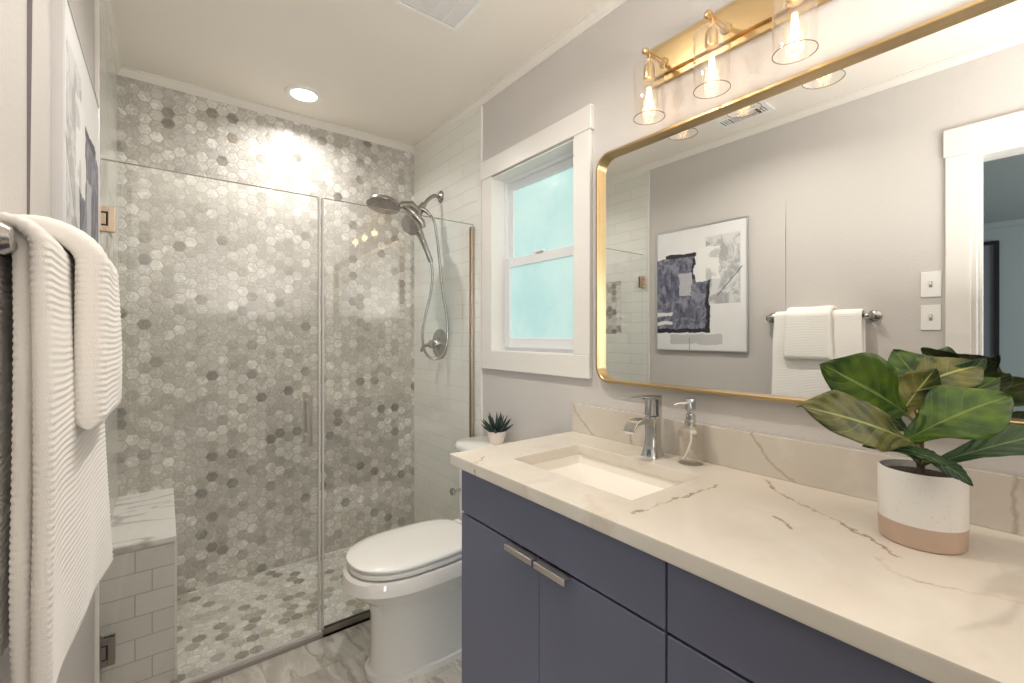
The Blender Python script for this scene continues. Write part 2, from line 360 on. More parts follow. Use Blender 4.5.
# abstract painting: object coordinates, u = 0 at the shower side, v = 0 at the top
def art_mat(y1, y0, z1, z0):
    t = NT('abstract_painting'); p = t.pos(); s = t.xyz(p)
    n = t.noise(p, 14, 4, .6, 0, 'Color'); nx = t.xyz(n); ns = t.noise(t.V('MULTIPLY', p, (1, 1, .35)), 34, 4, .7); nb = t.noise(p, 9, 5, .65, 1.2)
    u0 = t.M('DIVIDE', t.M('SUBTRACT', y1, s[1]), y1-y0); v0 = t.M('DIVIDE', t.M('SUBTRACT', z1, s[2]), z1-z0)
    u = t.M('ADD', u0, t.M('ADD', t.M('MULTIPLY', t.M('SUBTRACT', nx[0], .5), .10), t.M('MULTIPLY', t.M('SUBTRACT', ns, .5), .04))); v = t.M('ADD', v0, t.M('MULTIPLY', t.M('SUBTRACT', nx[1], .5), .055))
    def rect(a, b, c_, d, uu=u, vv=v):
        return t.M('MULTIPLY', t.M('MULTIPLY', t.M('GREATER_THAN', uu, a), t.M('LESS_THAN', uu, b)), t.M('MULTIPLY', t.M('GREATER_THAN', vv, c_), t.M('LESS_THAN', vv, d)))
    c = t.mix(nb, (.84, .84, .84), (.76, .76, .77))
    gr = t.mix(t.ramp(nb, [(.44, 0.), (.56, 1.)]), (.36, .365, .375), (.66, .665, .67))
    c = t.mix(t.M('MULTIPLY', rect(.58, .93, .10, .63, u0, v0), .9), c, gr)
    c = t.mix(t.M('MULTIPLY', rect(.50, .72, .18, .44), t.ramp(nb, [(.40, .35), (.5, 1.)])), c, (.83, .83, .82))
    c = t.mix(t.M('MULTIPLY', rect(.17, .75, .87, .945), .8), c, (.50, .50, .51))
    nv = t.ramp(ns, [(.33, (.045, .045, .075)), (.48, (.11, .115, .17)), (.60, (.17, .175, .24)), (.72, (.30, .31, .37))])
    nv = t.mix(t.ramp(t.noise(p, 16, 4, .7, 1.0), [(.48, 0.), (.60, .6)]), nv, (.36, .36, .42))
    c = t.mix(rect(-.1, .46, .235, .83), c, nv); c = t.mix(rect(.1, .62, .44, .83), c, nv)
    c = t.mix(t.M('MULTIPLY', rect(.28, .43, .37, .55), .8), c, (.55, .55, .58))
    blk = t.M('ADD', rect(.13, .47, .205, .235), t.M('ADD', rect(-.1, .62, .82, .855), t.M('ADD', rect(.585, .62, .45, .83), rect(.43, .455, .25, .42))))
    nd = t.add('ShaderNodeClamp'); t.put(nd.inputs[0], blk); c = t.mix(nd.outputs[0], c, (.022, .02, .03))
    c = t.mix(t.M('ADD', rect(-.1, .21, .68, .712), rect(-.1, .21, .755, .787)), c, (.78, .78, .79))
    line = t.M('LESS_THAN', t.M('ABSOLUTE', t.M('SUBTRACT', t.M('ADD', v0, t.M('MULTIPLY', u0, .85)), 1.165)), .005)
    c = t.mix(t.M('MULTIPLY', line, rect(.70, .95, .2, .63, u0, v0)), c, (.15, .15, .16))
    line2 = t.M('LESS_THAN', t.M('ABSOLUTE', t.M('SUBTRACT', u0, .40)), .004)
    c = t.mix(t.M('MULTIPLY', line2, t.M('GREATER_THAN', v, .9)), c, (.3, .3, .31))
    t.set(color=c, rough=.45); t.bump(ns, .4, .002); return t.m

# ---------------------------------------------------------------- the room
W = 1.52; YB = 2.8; YN = -1.0; YG = 2.07; TH = .12
WY0, WY1, WZ0, WZ1 = 1.30, 1.884, 1.238, 2.117            # window opening
struct('floor', mkbox(-W, 0, YN, 2.066, -.05, 0), M['floor'])
struct('floor_shower', mkbox(-W, 0, 2.066, YB, -.05, .02), M['hexfloor'])
struct('ceiling', mkbox(-W-.02, .02, YN-.02, YB+.02, CEIL, CEIL+.06), M['ceil'])
bm = B(); box(bm, 0, TH, YN-.1, WY0, -.05, CEIL); box(bm, 0, TH, WY1, YB+.1, -.05, CEIL); box(bm, 0, TH, WY0, WY1, -.05, WZ0); box(bm, 0, TH, WY0, WY1, WZ1, CEIL)
struct('wall_right', bm, M['wall'])
struct('wall_shower_right', mkbox(-.008, 0, 2.0, YB, .02, CEIL), M['plank_r'])
struct('wall_back', mkbox(-W-.1, .1, YB, YB+.1, -.05, CEIL), M['hexback'])
struct('wall_near', mkbox(-W-.1, .1, YN-.1, YN, -.05, CEIL), M['wall'])
DY0, DY1, DZ = -.50, .340, 2.125
bm = B(); box(bm, -W-TH, -W, DY1, YB+.1, -.05, CEIL); box(bm, -W-TH, -W, -3, DY0, -.05, CEIL); box(bm, -W-TH, -W, DY0, DY1, DZ, CEIL)
struct('wall_left', bm, M['wall'])
# tiled end of the left wall with its niche
NY0, NY1, NZ0, NZ1 = 2.27, 2.56, 1.328, 1.742; TL = 2.025
bm = B(); xs = (-W, -W+.09)
def sk(y0, y1, z0, z1): box(bm, -W, -W+.008, y0, y1, z0, z1)
sk(TL, NY0, .02, CEIL); sk(NY1, YB, .02, CEIL); sk(NY0, NY1, .02, NZ0); sk(NY0, NY1, NZ1, CEIL)
struct('wall_shower_left', bm, M['plank_r'])
struct('trim_1', mkbox(-W+.0002, -W+.002, NY0, NY1, NZ0, NZ1), M['hexniche'])
# slight hump in the plaster of the left wall and a dark strip painting the shade on its end
ys = 1.094
def hump(y, k): return [(-W-.001, y, 1.42), (-W-.001, y, 2.10), (-W+.0002, y, 2.10), (-W+.0068*k, y, 1.90), (-W+.0035*k, y, 1.53), (-W+.0002, y, 1.42)]
struct('trim_2', loft(B(), [hump(ys, 1), hump(1.30, .03)]), M['wall'])
struct('hump_shade', loft(B(), [hump(ys-.0004, 1), hump(ys, 1)]), M['humpshade'])
# tile edge strips, threshold
struct('trim_4', mkbox(-.012, 0, 1.985, 2.0, .0, CEIL-.04), M['trim'], bevel=.002)
struct('trim_5', mkbox(-W, -W+.012, TL-.014, TL, .0, CEIL-.04), M['trim'], bevel=.002)
struct('trim_6', mkbox(-W, -.79, 2.058, 2.084, 0, .018), plain('threshold_metal', (.36, .32, .30), .35, .3), bevel=.003)
# crown moulding
def crown(name, p0, p1, nx, ny):
    prof = [(0, .035), (.006, .035), (.008, .030), (.012, .027), (.022, .014), (.024, .008), (.031, .0065), (.031, 0), (0, 0)]
    bm = B(); R = []
    for p in (p0, p1): R.append([(p[0]+nx*(a or -.001), p[1]+ny*(a or -.001), CEIL-(b or -.002)) for a, b in prof])
    loft(bm, R); return struct(name, bm, M['crown'])
crown('trim_7', (0, YN), (0, YB), -1, 0); crown('trim_8', (-W, YN), (-W, YB), 1, 0)
crown('trim_9', (-W, YB), (0, YB), 0, -1); crown('trim_10', (-W, YN), (0, YN), 0, 1)
struct('baseboard_right', mkbox(-.014, 0, 1.26, 1.985, 0, .10), M['trim'], bevel=.004)
struct('baseboard_left', mkbox(-W, -W+.014, .422, 2.01, 0, .10), M['trim'], bevel=.004)
# doorway casing in the left wall
bm = B(); box(bm, -W, -W+.018, DY1, DY1+.082, 0, DZ); box(bm, -W, -W+.018, DY0-.118, DY0, 0, DZ); box(bm, -W, -W+.022, DY0-.13, DY1+.088, DZ, DZ+.125)
d1 = struct('door_1', bm, M['trim'], bevel=.003)
bm = B(); box(bm, -W-TH, -W+.004, DY1-.018, DY1+.001, 0, DZ-.018); box(bm, -W-TH, -W+.004, DY0-.001, DY0+.018, 0, DZ-.018); box(bm, -W-TH, -W+.004, DY0-.001, DY1+.001, DZ-.018, DZ+.001)
box(bm, -W-.075, -W-.045, DY1-.030, DY1-.018, 0, DZ-.018); box(bm, -W-.075, -W-.045, DY0+.018, DY0+.03, 0, DZ-.018)
obj('jamb', bm, M['trim'], parent=d1, bevel=.002)
# bedroom beyond the doorway
struct('floor_bedroom', mkbox(-6.1, -W-.0, -3, YB+.1, -.06, -.002), M['bedfloor'])
struct('ceiling_bedroom', mkbox(-6.2, -W-TH, -3.1, YB+.2, CEIL, CEIL+.06), M['bedwall'])
struct('wall_bedroom_far', mkbox(-6.15, -6.04, -3.1, YB+.2, -.05, CEIL), M['bedwall'])
bm = B(); box(bm, -6.1, -W, -3.1, -3, -.05, CEIL); box(bm, -6.1, -W-TH, YB+.1, YB+.2, -.05, CEIL)
struct('wall_bedroom_sides', bm, M['bedwall'])
struct('trim_11', mkbox(-6.04, -6.0, -3, YB+.1, CEIL-.06, CEIL), M['bedwall'])
pf = thing('framed_panel', (-6.04, 1.2, .3), 'tall black-framed grey panel on the bedroom wall, seen through the doorway in the mirror', 'picture')
obj('panel', mkbox(-6.035, -6.02, .70, 1.9, .32, 2.33), plain('grey_panel', (.22, .22, .24), .5), parent=pf)
bm = B(); box(bm, -6.04, -6.0, .66, .70, .28, 2.37); box(bm, -6.04, -6.0, 1.9, 1.94, .28, 2.37); box(bm, -6.04, -6.0, .70, 1.9, .28, .32); box(bm, -6.04, -6.0, .70, 1.9, 2.33, 2.37)
obj('frame', bm, M['black'], parent=pf)

# window
bm = B(); CY0, CY1 = 1.213, 1.971
box(bm, -.019, 0, CY0, WY0, 1.240, 2.128); box(bm, -.019, 0, WY1, CY1, 1.240, 2.128)
box(bm, -.023, 0, CY0-.010, CY1+.006, 2.128, 2.222); box(bm, -.021, 0, CY0, CY1, 1.146, 1.240)
wn = struct('window_1', bm, M['trim'], bevel=.0025)
bm = B(); JB = .105
box(bm, -.0185, JB, WY0-.001, WY0+.0025, WZ0, WZ1); box(bm, -.0185, JB, WY1-.0025, WY1+.001, WZ0, WZ1); box(bm, -.0185, JB, WY0+.0025, WY1-.0025, WZ1-.0025, WZ1+.001); box(bm, -.0185, JB, WY0+.0025, WY1-.0025, WZ0-.001, WZ0+.0025)
obj('jamb_liner', bm, M['trim'], parent=wn)
vinyl = plain('white_vinyl', (.74, .76, .78), .3)
def rectframe(bm, x0, x1, y0, y1, z0, z1, w, wb=None):
    wb = wb or w
    box(bm, x0, x1, y0, y0+w, z0, z1); box(bm, x0, x1, y1-w, y1, z0, z1); box(bm, x0, x1, y0+w, y1-w, z0, z0+wb); box(bm, x0, x1, y0+w, y1-w, z1-w, z1)
bm = B(); rectframe(bm, .062, .118, WY0, WY1, WZ0, WZ1, .018); obj('window_frame', bm, vinyl, parent=wn, bevel=.002)
ZM = 1.672
bm = B(); rectframe(bm, .078, .100, WY0+.018, WY1-.018, ZM-.005, WZ1-.018, .040); us = obj('upper_sash', bm, vinyl, parent=wn, bevel=.002)
bm = B(); rectframe(bm, .050, .074, WY0+.018, WY1-.018, WZ0+.018, ZM+.035, .046, .05); ls = obj('lower_sash', bm, vinyl, parent=wn, bevel=.003)
obj('pane', mkbox(.086, .092, WY0+.054, WY1-.054, ZM+.02, WZ1-.054), M['frost'], parent=us)
obj('pane', mkbox(.060, .066, WY0+.060, WY1-.060, WZ0+.066, ZM-.010), M['frost'], parent=ls)
bm = B(); box(bm, .040, .062, 1.56, 1.62, ZM+.035, ZM+.047); obj('sash_lock', bm, vinyl, parent=ls, bevel=.002)

# ---------------------------------------------------------------- ceiling fixtures
cl = thing('recessed_light', (-.762, 2.52, CEIL), 'round white recessed downlight glowing in the ceiling in front of the shower wall', 'light')
bm = B(); lathe(bm, (-.762, 2.52, CEIL), [(.060, -.002), (.065, -.008), (.086, -.006), (.090, -.001), (.090, .0)], 48, cap=False)
obj('trim_ring', bm, M['plastic'], parent=cl, smooth=True)
bm = B(); lathe(bm, (-.762, 2.52, CEIL), [(.0, -.005), (.063, -.005), (.063, -.001)], 48, cap=False); obj('lens', bm, M['lens'], parent=cl)
bpy.data.objects['lamp_shower'].location = (-.762, 2.52, CEIL-.0125)
for nm in ('lamp_shower', 'fill_aisle'): bpy.data.objects[nm].data.size = .06
def vent(name, x0, x1, y0, y1, label):
    r = thing(name, ((x0+x1)/2, (y0+y1)/2, CEIL), label, 'vent', None); z = CEIL
    bm = B(); b = .018
    box(bm, x0, x1, y0, y0+b, z-.008, z); box(bm, x0, x1, y1-b, y1, z-.008, z); box(bm, x0, x0+b, y0+b, y1-b, z-.008, z); box(bm, x1-b, x1, y0+b, y1-b, z-.008, z)
    obj('frame', bm, M['plastic'], parent=r, bevel=.002); return r
v = vent('exhaust_fan_grille', -.655, -.39, 1.33, 1.612, 'square white louvred exhaust grille in the ceiling, cut by the top of the photo')
obj('backing', mkbox(-.64, -.40, 1.345, 1.60, CEIL-.0015, CEIL-.0005), plain('vent_inside', (.22, .15, .11), .8), parent=v)
bm = B(); n = 26
for k in range(n):
    y = 1.350+k*(.242/n); box(bm, -.637, -.408, y, y+.0040, CEIL-.007, CEIL-.002)
for x in (-.575, -.520, -.465): box(bm, x, x+.004, 1.348, 1.594, CEIL-.0078, CEIL-.002)
obj('louvres', bm, M['plastic'], parent=v)
v = vent('air_register', -1.36, -1.245, 1.085, 1.375, 'small white three-way air register in the ceiling, seen only in the mirror')
obj('backing', mkbox(-1.35, -1.255, 1.10, 1.36, CEIL-.0015, CEIL-.0005), plain('register_inside', (.10, .08, .07), .8), parent=v)
bm = B()
for k in range(8): box(bm, -1.342+k*.0115, -1.338+k*.0115, 1.16, 1.30, CEIL-.007, CEIL-.002)
for y0 in (1.105, 1.31):
    for k in range(3): box(bm, -1.342, -1.263, y0+k*.015, y0+.006+k*.015, CEIL-.007, CEIL-.002)
obj('louvres', bm, M['plastic'], parent=v)

# ---------------------------------------------------------------- shower
sd_ = thing('shower_door', (-1.51, YG, .03), 'frameless clear glass shower door hinged at the left wall with a vertical pull', 'shower door')
obj('glass_pane', mkbox(-1.508, -.806, YG-.005, YG+.005, .028, 1.918), M['glass'], parent=sd_)
M['edge'] = plain('glass_edge', (.26, .28, .26), .2)
obj('polished_edge', mkbox(-1.508, -.808, YG-.005, YG+.005, 1.9182, 1.9200), M['edge'], parent=sd_)
obj('edge_seal', mkbox(-.808, -.799, YG-.008, YG+.007, .034, 1.918), M['seal'], parent=sd_, bevel=.002)
obj('bottom_sweep', mkbox(-1.505, -.808, YG-.007, YG+.007, .019, .030), M['seal'], parent=sd_)
bm = B()
for s in (-1, 1):
    y = YG+s*.045; tube(bm, [(-.850, y, .85), (-.850, y, 1.07)], .010, 16)
for z in (.885, 1.035): tube(bm, [(-.850, YG-.045, z), (-.850, YG+.045, z)], .007, 12)
obj('pull_handle', bm, M['nickel'], parent=sd_, smooth=True)
for z0, z1, mt in ((1.672, 1.758, M['warmlitnickel']), (.190, .285, M['darknickel'])):
    bm = B(); zc = (z0+z1)/2; q = (z1-z0)*.22
    for s in (-1, 1):
        ya, yb = (YG-.013, YG-.006) if s < 0 else (YG+.006, YG+.013)
        box(bm, -1.490, -1.472, ya, yb, z0, z1); box(bm, -1.512, -1.490, ya, yb, z0, zc-q-.005); box(bm, -1.512, -1.490, ya, yb, zc+q+.005, z1)
        box(bm, -1.514, -1.4955, ya, yb, zc-q, zc+q); box(bm, -1.511, -1.480, *((ya+.003, yb-.001) if s < 0 else (ya+.001, yb-.003)), z0+.01, z1-.01, 1)
    box(bm, -1.512, -1.507, YG-.022, YG+.022, z0, z1); box(bm, -1.512, -1.503, YG-.006, YG+.006, z0, z1)
    h = obj('hinge', bm, [mt, M['black']], parent=sd_, bevel=.0015)
fp = thing('fixed_glass_panel', (-.4, YG, .0), 'frameless fixed glass panel between the shower door and the right wall', 'glass panel')
obj('glass_pane', mkbox(-.790, -.010, YG-.005, YG+.005, .02, 1.918), M['glass'], parent=fp)
obj('polished_edge', mkbox(-.784, -.010, YG-.005, YG+.005, 1.9182, 1.9200), M['edge'], parent=fp)
obj('edge_seal', mkbox(-.793, -.784, YG-.007, YG+.008, .03, 1.918), M['seal'], parent=fp, bevel=.002)
bm = B(); box(bm, -.79, -.012, YG-.012, YG-.0055, 0, .036); box(bm, -.79, -.012, YG+.0055, YG+.012, .0, .036); box(bm, -.79, -.012, YG-.012, YG+.012, 0, .012)
obj('floor_channel', bm, M['darknickel'], parent=fp)
bm = B(); box(bm, -.026, -.010, YG-.012, YG-.0055, .03, 1.905); box(bm, -.026, -.010, YG+.0055, YG+.012, .03, 1.905); box(bm, -.012, -.0075, YG-.012, YG+.012, .03, 1.905)
obj('wall_channel', bm, M['warmlitnickel'], parent=fp)
# bench
BX = -1.303
sb = thing('shower_bench', (-1.41, 2.46, .02), 'built-in shower bench of grey subway tile with a white marble seat', 'bench')
obj('bench_base', mkbox(-W+.008, BX, 2.125, YB, .02, .542), M['bench_tile'], parent=sb)
obj('bench_seat', mkbox(-W+.008, BX+.002, 2.122, YB, .542, .562), M['benchtop'], parent=sb, bevel=.002)
obj('corner_trim', mkbox(BX-.004, BX+.0035, 2.1215, 2.129, .02, .542), M['trim'], parent=sb)
# shower fixture
def PY(u, v, y):           # where the line of sight through that pixel meets the plane at y
    d = PX(u, v, 1)-CAM; return CAM+d*(y/d.y)
YS = 2.43; sm = M['showermetal']; FL = PY(441.5, 197, YS); FL.x = -.008
sh = thing('shower_set', FL, 'nickel shower arm with rain head, hand shower and hanging hose on the white tile', 'shower head')
bm = B(); lathe(bm, FL, [(.036, .0), (.035, .006), (.024, .014), (.013, .020)], 28, 'x'); tube(bm, curve([FL+Vector((-.005, 0, 0)), PY(434, 196, YS), PY(427, 201, YS), PY(421, 211, YS)], 6), .0115, 14)
obj('shower_arm', bm, sm, parent=sh, smooth=True)
bm = B(); tube(bm, [PY(424, 204, YS), PY(420, 210, YS), PY(417, 218, YS)], [.017, .023, .020], 18)
tube(bm, [PY(420, 213, YS), PY(411, 205, YS), PY(402, 205, YS), PY(396, 208, YS)], [.020, .026, .021, .013], 18)
tube(bm, [PY(404, 206, YS), PY(413, 213, YS-.03), PY(421, 222, YS-.04), PY(423, 228, YS-.04)], [.016, .021, .024, .018], 16)
tube(bm, [PY(420, 208, YS-.01), PY(426, 211, YS-.03), PY(431, 216, YS-.035)], [.012, .012, .0085], 12)
obj('diverter_bracket', bm, sm, parent=sh, smooth=True)
def head(bm, c, n, r):
    n = Vector(n).normalized(); c = Vector(c); R = []
    for (rr, h) in ((r*.25, -.034), (r*.6, -.026), (r*.93, -.014), (r, 0), (r*.98, .008), (r*.9, .010), (.001, .010)):
        R.append(ringat(c+n*h, n, rr, 36))
    loft(bm, R)
c0 = PY(383.5, 205, YS); nn = Vector((-.20, -.16, -1)).normalized()
bm = B(); head(bm, c0, nn, .094); tube(bm, [PY(397, 208, YS), PY(391, 205, YS), c0-nn*.024], [.014, .019, .024], 14)
rh = obj('rain_head', bm, sm, parent=sh, smooth=True)
bm = B(); uu = nn.orthogonal().normalized(); vv = nn.cross(uu)
for k in range(3):
    for j in range(6+6*k):
        a = 2*PI*j/(6+6*k); c = c0+(uu*math.cos(a)+vv*math.sin(a))*(.024+.024*k); loft(bm, [ringat(c+nn*.009, nn, .003, 6), ringat(c+nn*.013, nn, .002, 6)])
obj('nozzles', bm, M['darknickel'], parent=rh)
bm = B(); head(bm, PY(410, 226, YS-.05), (-.70, -.25, -.66), .058)
hp = curve([PY(413, 222, YS-.045), PY(419, 232, YS-.045), PY(425, 246, YS-.045), PY(431, 262, YS-.045)], 5)
tube(bm, hp, [.024]*4+[.022]*3+[.018]*3+[.0155]*(len(hp)-10), 16)
obj('hand_shower', bm, sm, parent=sh, smooth=True)
bm = B(); yh = YS-.05
pts = curve([PY(431, 261, yh), PY(432.5, 275, yh), PY(431, 292, yh), PY(427, 309, yh), PY(423, 328, yh), PY(423.5, 346, yh), PY(428, 356, yh), PY(436, 359, yh-.02), PY(444, 353, yh-.05), PY(447.5, 336, yh-.06), PY(446.5, 315, yh-.05), PY(442.5, 290, yh-.03), PY(440, 265, yh-.01), PY(437, 238, yh), PY(434, 221, yh), PY(430, 215, YS-.035)], 10)
for p_ in pts: p_.x = min(p_.x, -.019)
rad = [.0080 if (i % 2) else .0069 for i in range(len(pts))]
tube(bm, pts, rad, 10); obj('hose', bm, sm, parent=sh, smooth=True, angle=80)
VV = Vector((-.008, 2.443, 1.265))
va = thing('shower_valve', VV, 'round nickel shower valve with lever handle on the white tile', 'valve')
bm = B(); lathe(bm, VV, [(.092, 0), (.092, .004), (.084, .009), (.045, .012), (.038, .016), (.034, .040), (.028, .047), (.001, .048)], 44, 'x'); obj('escutcheon', bm, sm, parent=va, smooth=True)
bm = B(); lathe(bm, VV+Vector((-.048, 0, 0)), [(.024, 0), (.024, .018), (.016, .024), (.001, .025)], 24, 'x'); q = VV+Vector((-.062, 0, 0)); tube(bm, curve([q, q+Vector((-.012, .02, -.004)), q+Vector((-.03, .045, -.02)), q+Vector((-.035, .055, -.045))], 4), [.012]*5+[.010]*4+[.009]*4, 12)
obj('lever_handle', bm, sm, parent=va, smooth=True)

# ---------------------------------------------------------------- toilet
TY = 1.72
tl = thing('toilet', (-.4, TY, 0), 'white skirted toilet with closed lid between vanity and shower glass', 'toilet')
def egg(xf, xb, w, z, n=56, c=None, pw=2.3, back=3.4):
    c = c if c is not None else xf+(xb-xf)*.44; out = []
    for k in range(n):
        a = 2*PI*k/n; cs, sn = math.cos(a), math.sin(a)
        e = pw if cs > 0 else back
        x = c-(c-xf)*(abs(cs)**(2/e)) if cs > 0 else c+(xb-c)*(abs(cs)**(2/e))
        out.append((x, TY+w*math.copysign(abs(sn)**(2/e), sn), z))
    return out
S = [(0, -.722, -.02, .128), (.022, -.722, -.02, .128), (.026, -.707, -.02, .118), (.05, -.702, -.02, .116), (.14, -.698, -.02, .115), (.23, -.700, -.02, .120), (.28, -.708, -.03, .132),
     (.305, -.736, -.05, .148), (.333, -.770, -.08, .165), (.360, -.795, -.12, .178), (.366, -.798, -.14, .180), (.368, -.808, -.15, .186), (.410, -.800, -.17, .181), (.419, -.790, -.18, .175), (.421, -.71, -.22, .13)]
bm = B(); loft(bm, [egg(xf, xb, w_, z) for z, xf, xb, w_ in S]); obj('bowl', bm, M['porcelain'], parent=tl, smooth=True, angle=35)
bm = B(); loft(bm, [egg(-0.763, -.28, .155, 0.4255), egg(-0.784, -.265, .174, 0.4275), egg(-0.786, -.265, .176, 0.4300), egg(-0.786, -.265, .176, 0.4420), egg(-0.780, -.27, .171, 0.4445)]); obj('seat', bm, M['seat'], parent=tl, smooth=True, angle=35)
bm = B(); loft(bm, [egg(-0.760, -.28, .152, 0.4480), egg(-0.784, -.268, .175, 0.4505), egg(-0.787, -.268, .177, 0.4530), egg(-0.787, -.268, .177, 0.4610), egg(-0.780, -.272, .172, 0.4660), egg(-0.738, -.29, .148, 0.4700), egg(-0.648, -.34, .09, 0.4720)]); obj('lid', bm, M['seat'], parent=tl, smooth=True, angle=50)
bm = B()
for s in (-1, 1): box(bm, -.285, -.245, TY+s*.085-.025, TY+s*.085+.025, .415, .461)
box(bm, -.50, -.28, TY-.10, TY+.10, .42, .455)
obj('seat_hinge', bm, M['seat'], parent=tl, bevel=.006)
def rr_ring(x0, x1, y0, y1, r, z, n=7): return [(a, b, z) for a, b in rrect(x0, x1, y0, y1, r, n)]
bm = B(); loft(bm, [rr_ring(-.215, -.012, TY-.18, TY+.18, .06, .36), rr_ring(-.225, -.012, TY-.190, TY+.190, .07, .50), rr_ring(-.225, -.012, TY-.195, TY+.195, .07, .765)]); obj('tank', bm, M['porcelain'], parent=tl, smooth=True)
bm = B(); loft(bm, [rr_ring(-.235, -.010, TY-.202, TY+.202, .085, .767, 12), rr_ring(-.243, -.010, TY-.208, TY+.208, .09, .775, 12), rr_ring(-.243, -.010, TY-.208, TY+.208, .09, .798, 12), rr_ring(-.235, -.015, TY-.200, TY+.200, .085, .806, 12)]); obj('tank_lid', bm, M['porcelain'], parent=tl, smooth=True, angle=60)
bm = B(); tube(bm, [(-.22, TY+.125, .585), (-.262, TY+.125, .585)], .007, 12); tube(bm, [(-.258, TY+.125, .585), (-.262, TY+.125, .585), (-.272, TY+.125, .585), (-.276, TY+.125, .585)], [.011, .016, .016, .011], 18); obj('flush_lever', bm, sm, parent=tl, smooth=True)

# succulent on the tank
su = thing('potted_succulent', (-.085, 1.745, .806), 'small dark spiky succulent in a pale pink pot on the toilet tank', 'plant')
bm = B(); lathe(bm, (-.085, 1.745, .806), [(.030, 0), (.033, .002), (.044, .052), (.045, .058), (.041, .058), (.040, .050), (.001, .048)], 36); obj('pot', bm, M['pinkpot'], parent=su, smooth=True)
bm = B(); lathe(bm, (-.085, 1.745, .852), [(.001, 0), (.038, 0), (.036, .004), (.001, .006)], 24); obj('soil', bm, M['soil'], parent=su)
random.seed(3)
for k in range(22):
    a = k*2.399; tl_ = .25+.95*(k/21)**.8; L = .100-.022*(k/21)+random.uniform(-.006, .006)
    d = Vector((math.sin(tl_)*math.cos(a), math.sin(tl_)*math.sin(a), math.cos(tl_))); b = Vector((-.085, 1.745, .853))+Vector((d.x, d.y, 0))*.012
    p = [b, b+d*L*.35, b+d*L*.7+Vector((0, 0, .003)), b+d*L+Vector((0, 0, .008))]
    bm = B(); tube(bm, p, [.0085, .0080, .0050, .0004], 8); obj('leaf', bm, M['succ'], parent=su, smooth=True)

# ---------------------------------------------------------------- vanity
VX = -.576; CT = .929; CB = .894; VY1 = 1.255; VY0 = -.62
vc = thing('vanity_cabinet', (-.3, .3, 0), 'slate blue flat-front vanity cabinet under the marble top', 'cabinet')
bm = B(); box(bm, VX+.021, -.002, VY0, .52, .10, CB-.001); box(bm, VX+.021, -.002, .52, VY1-.018, .10, .70); box(bm, VX+.021, -.002, VY1-.018, VY1, .10, CB-.001); box(bm, VX+.021, VX+.039, .52, VY1-.018, .70, CB-.001); box(bm, -.02, -.002, .52, VY1-.018, .70, CB-.001); box(bm, VX+.07, -.05, VY0+.02, VY1-.02, 0, .10); obj('body', bm, M['navy'], parent=vc)
obj('shadow_gap', mkbox(VX+.019, VX+.0212, VY0+.004, VY1-.012, .104, CB-.002), M['dark'], parent=vc)
def front(name, y0, y1, z0, z1, **k): return obj(name, mkbox(VX, VX+.019, y0, y1, z0, z1), M['navy'], parent=vc, bevel=.0012, **k)
g = .0025
front('drawer', .504+g, VY1, .7515, CB-.004)
front('drawer', -.06+g, .504-g, .7515, CB-.004); front('drawer', -.06+g, .504-g, .430, .7445); front('drawer', -.06+g, .504-g, .104, .4235)
front('drawer', VY0, -.06-g, .7515, CB-.004)
dl = front('door', .874+.001, VY1, .104, .7445); dr = front('door', .504+g, .874-.001, .104, .7445)
front('door', -.34+.001, -.06-g, .104, .7445); front('door', VY0, -.34-.001, .104, .7445)
for par, y0, y1 in ((dl, .879, .992), (dr, .757, .869)):
    bm = B(); box(bm, VX-.022, VX+.012, y0, y1, .7446, .7470); box(bm, VX-.0245, VX-.021, y0, y1, .731, .7470)
    obj('handle', bm, M['nickel'], parent=par, bevel=.0008)
# countertop with sink cut-out
SX0, SX1, SY0, SY1 = -.464, -.163, .674, 1.130
ct = B(); x0, x1, y0, y1 = -.594, 0, -.62, 1.302
def slab_ring(z, i=0): return [(x0+i, y0), (x1, y0), (x1, y1-i), (x0+i, y1-i)]
b = ct
outer = []; 
def ringv(pts, z): return [b.verts.new((p[0], p[1], z)) for p in pts]
def fine(pts, n):
    out = []
    for i in range(4):
        p, q = pts[i], pts[(i+1) % 4]
        for k in range(n): out.append((p[0]+(q[0]-p[0])*k/n, p[1]+(q[1]-p[1])*k/n))
    return out
O = [(x0, y0), (x1, y0), (x1, y1), (x0, y1)]; I = [(SX0, SY0), (SX1, SY0), (SX1, SY1), (SX0, SY1)]
et, eb = ringv(O, CT), ringv(O, CB); it, ib = ringv(I, CT), ringv(I, CB)
for i in range(4):
    j = (i+1) % 4
    b.faces.new((et[i], et[j], it[j], it[i])); b.faces.new((eb[i], ib[i], ib[j], eb[j])); b.faces.new((et[i], eb[i], eb[j], et[j])); b.faces.new((it[i], it[j], ib[j], ib[i]))
obj('countertop', ct, M['counter'], loc=(-.3, .3, CB), bevel=.006, seg=3, label='cream marble countertop with thin brown veins on the blue vanity', cat='countertop')
obj('backsplash', mkbox(-.021, -.001, -.62, 1.308, CT, 1.042), M['splash'], loc=(-.01, .3, CT), bevel=.0015, label='low cream marble backsplash strip behind the countertop', cat='backsplash')
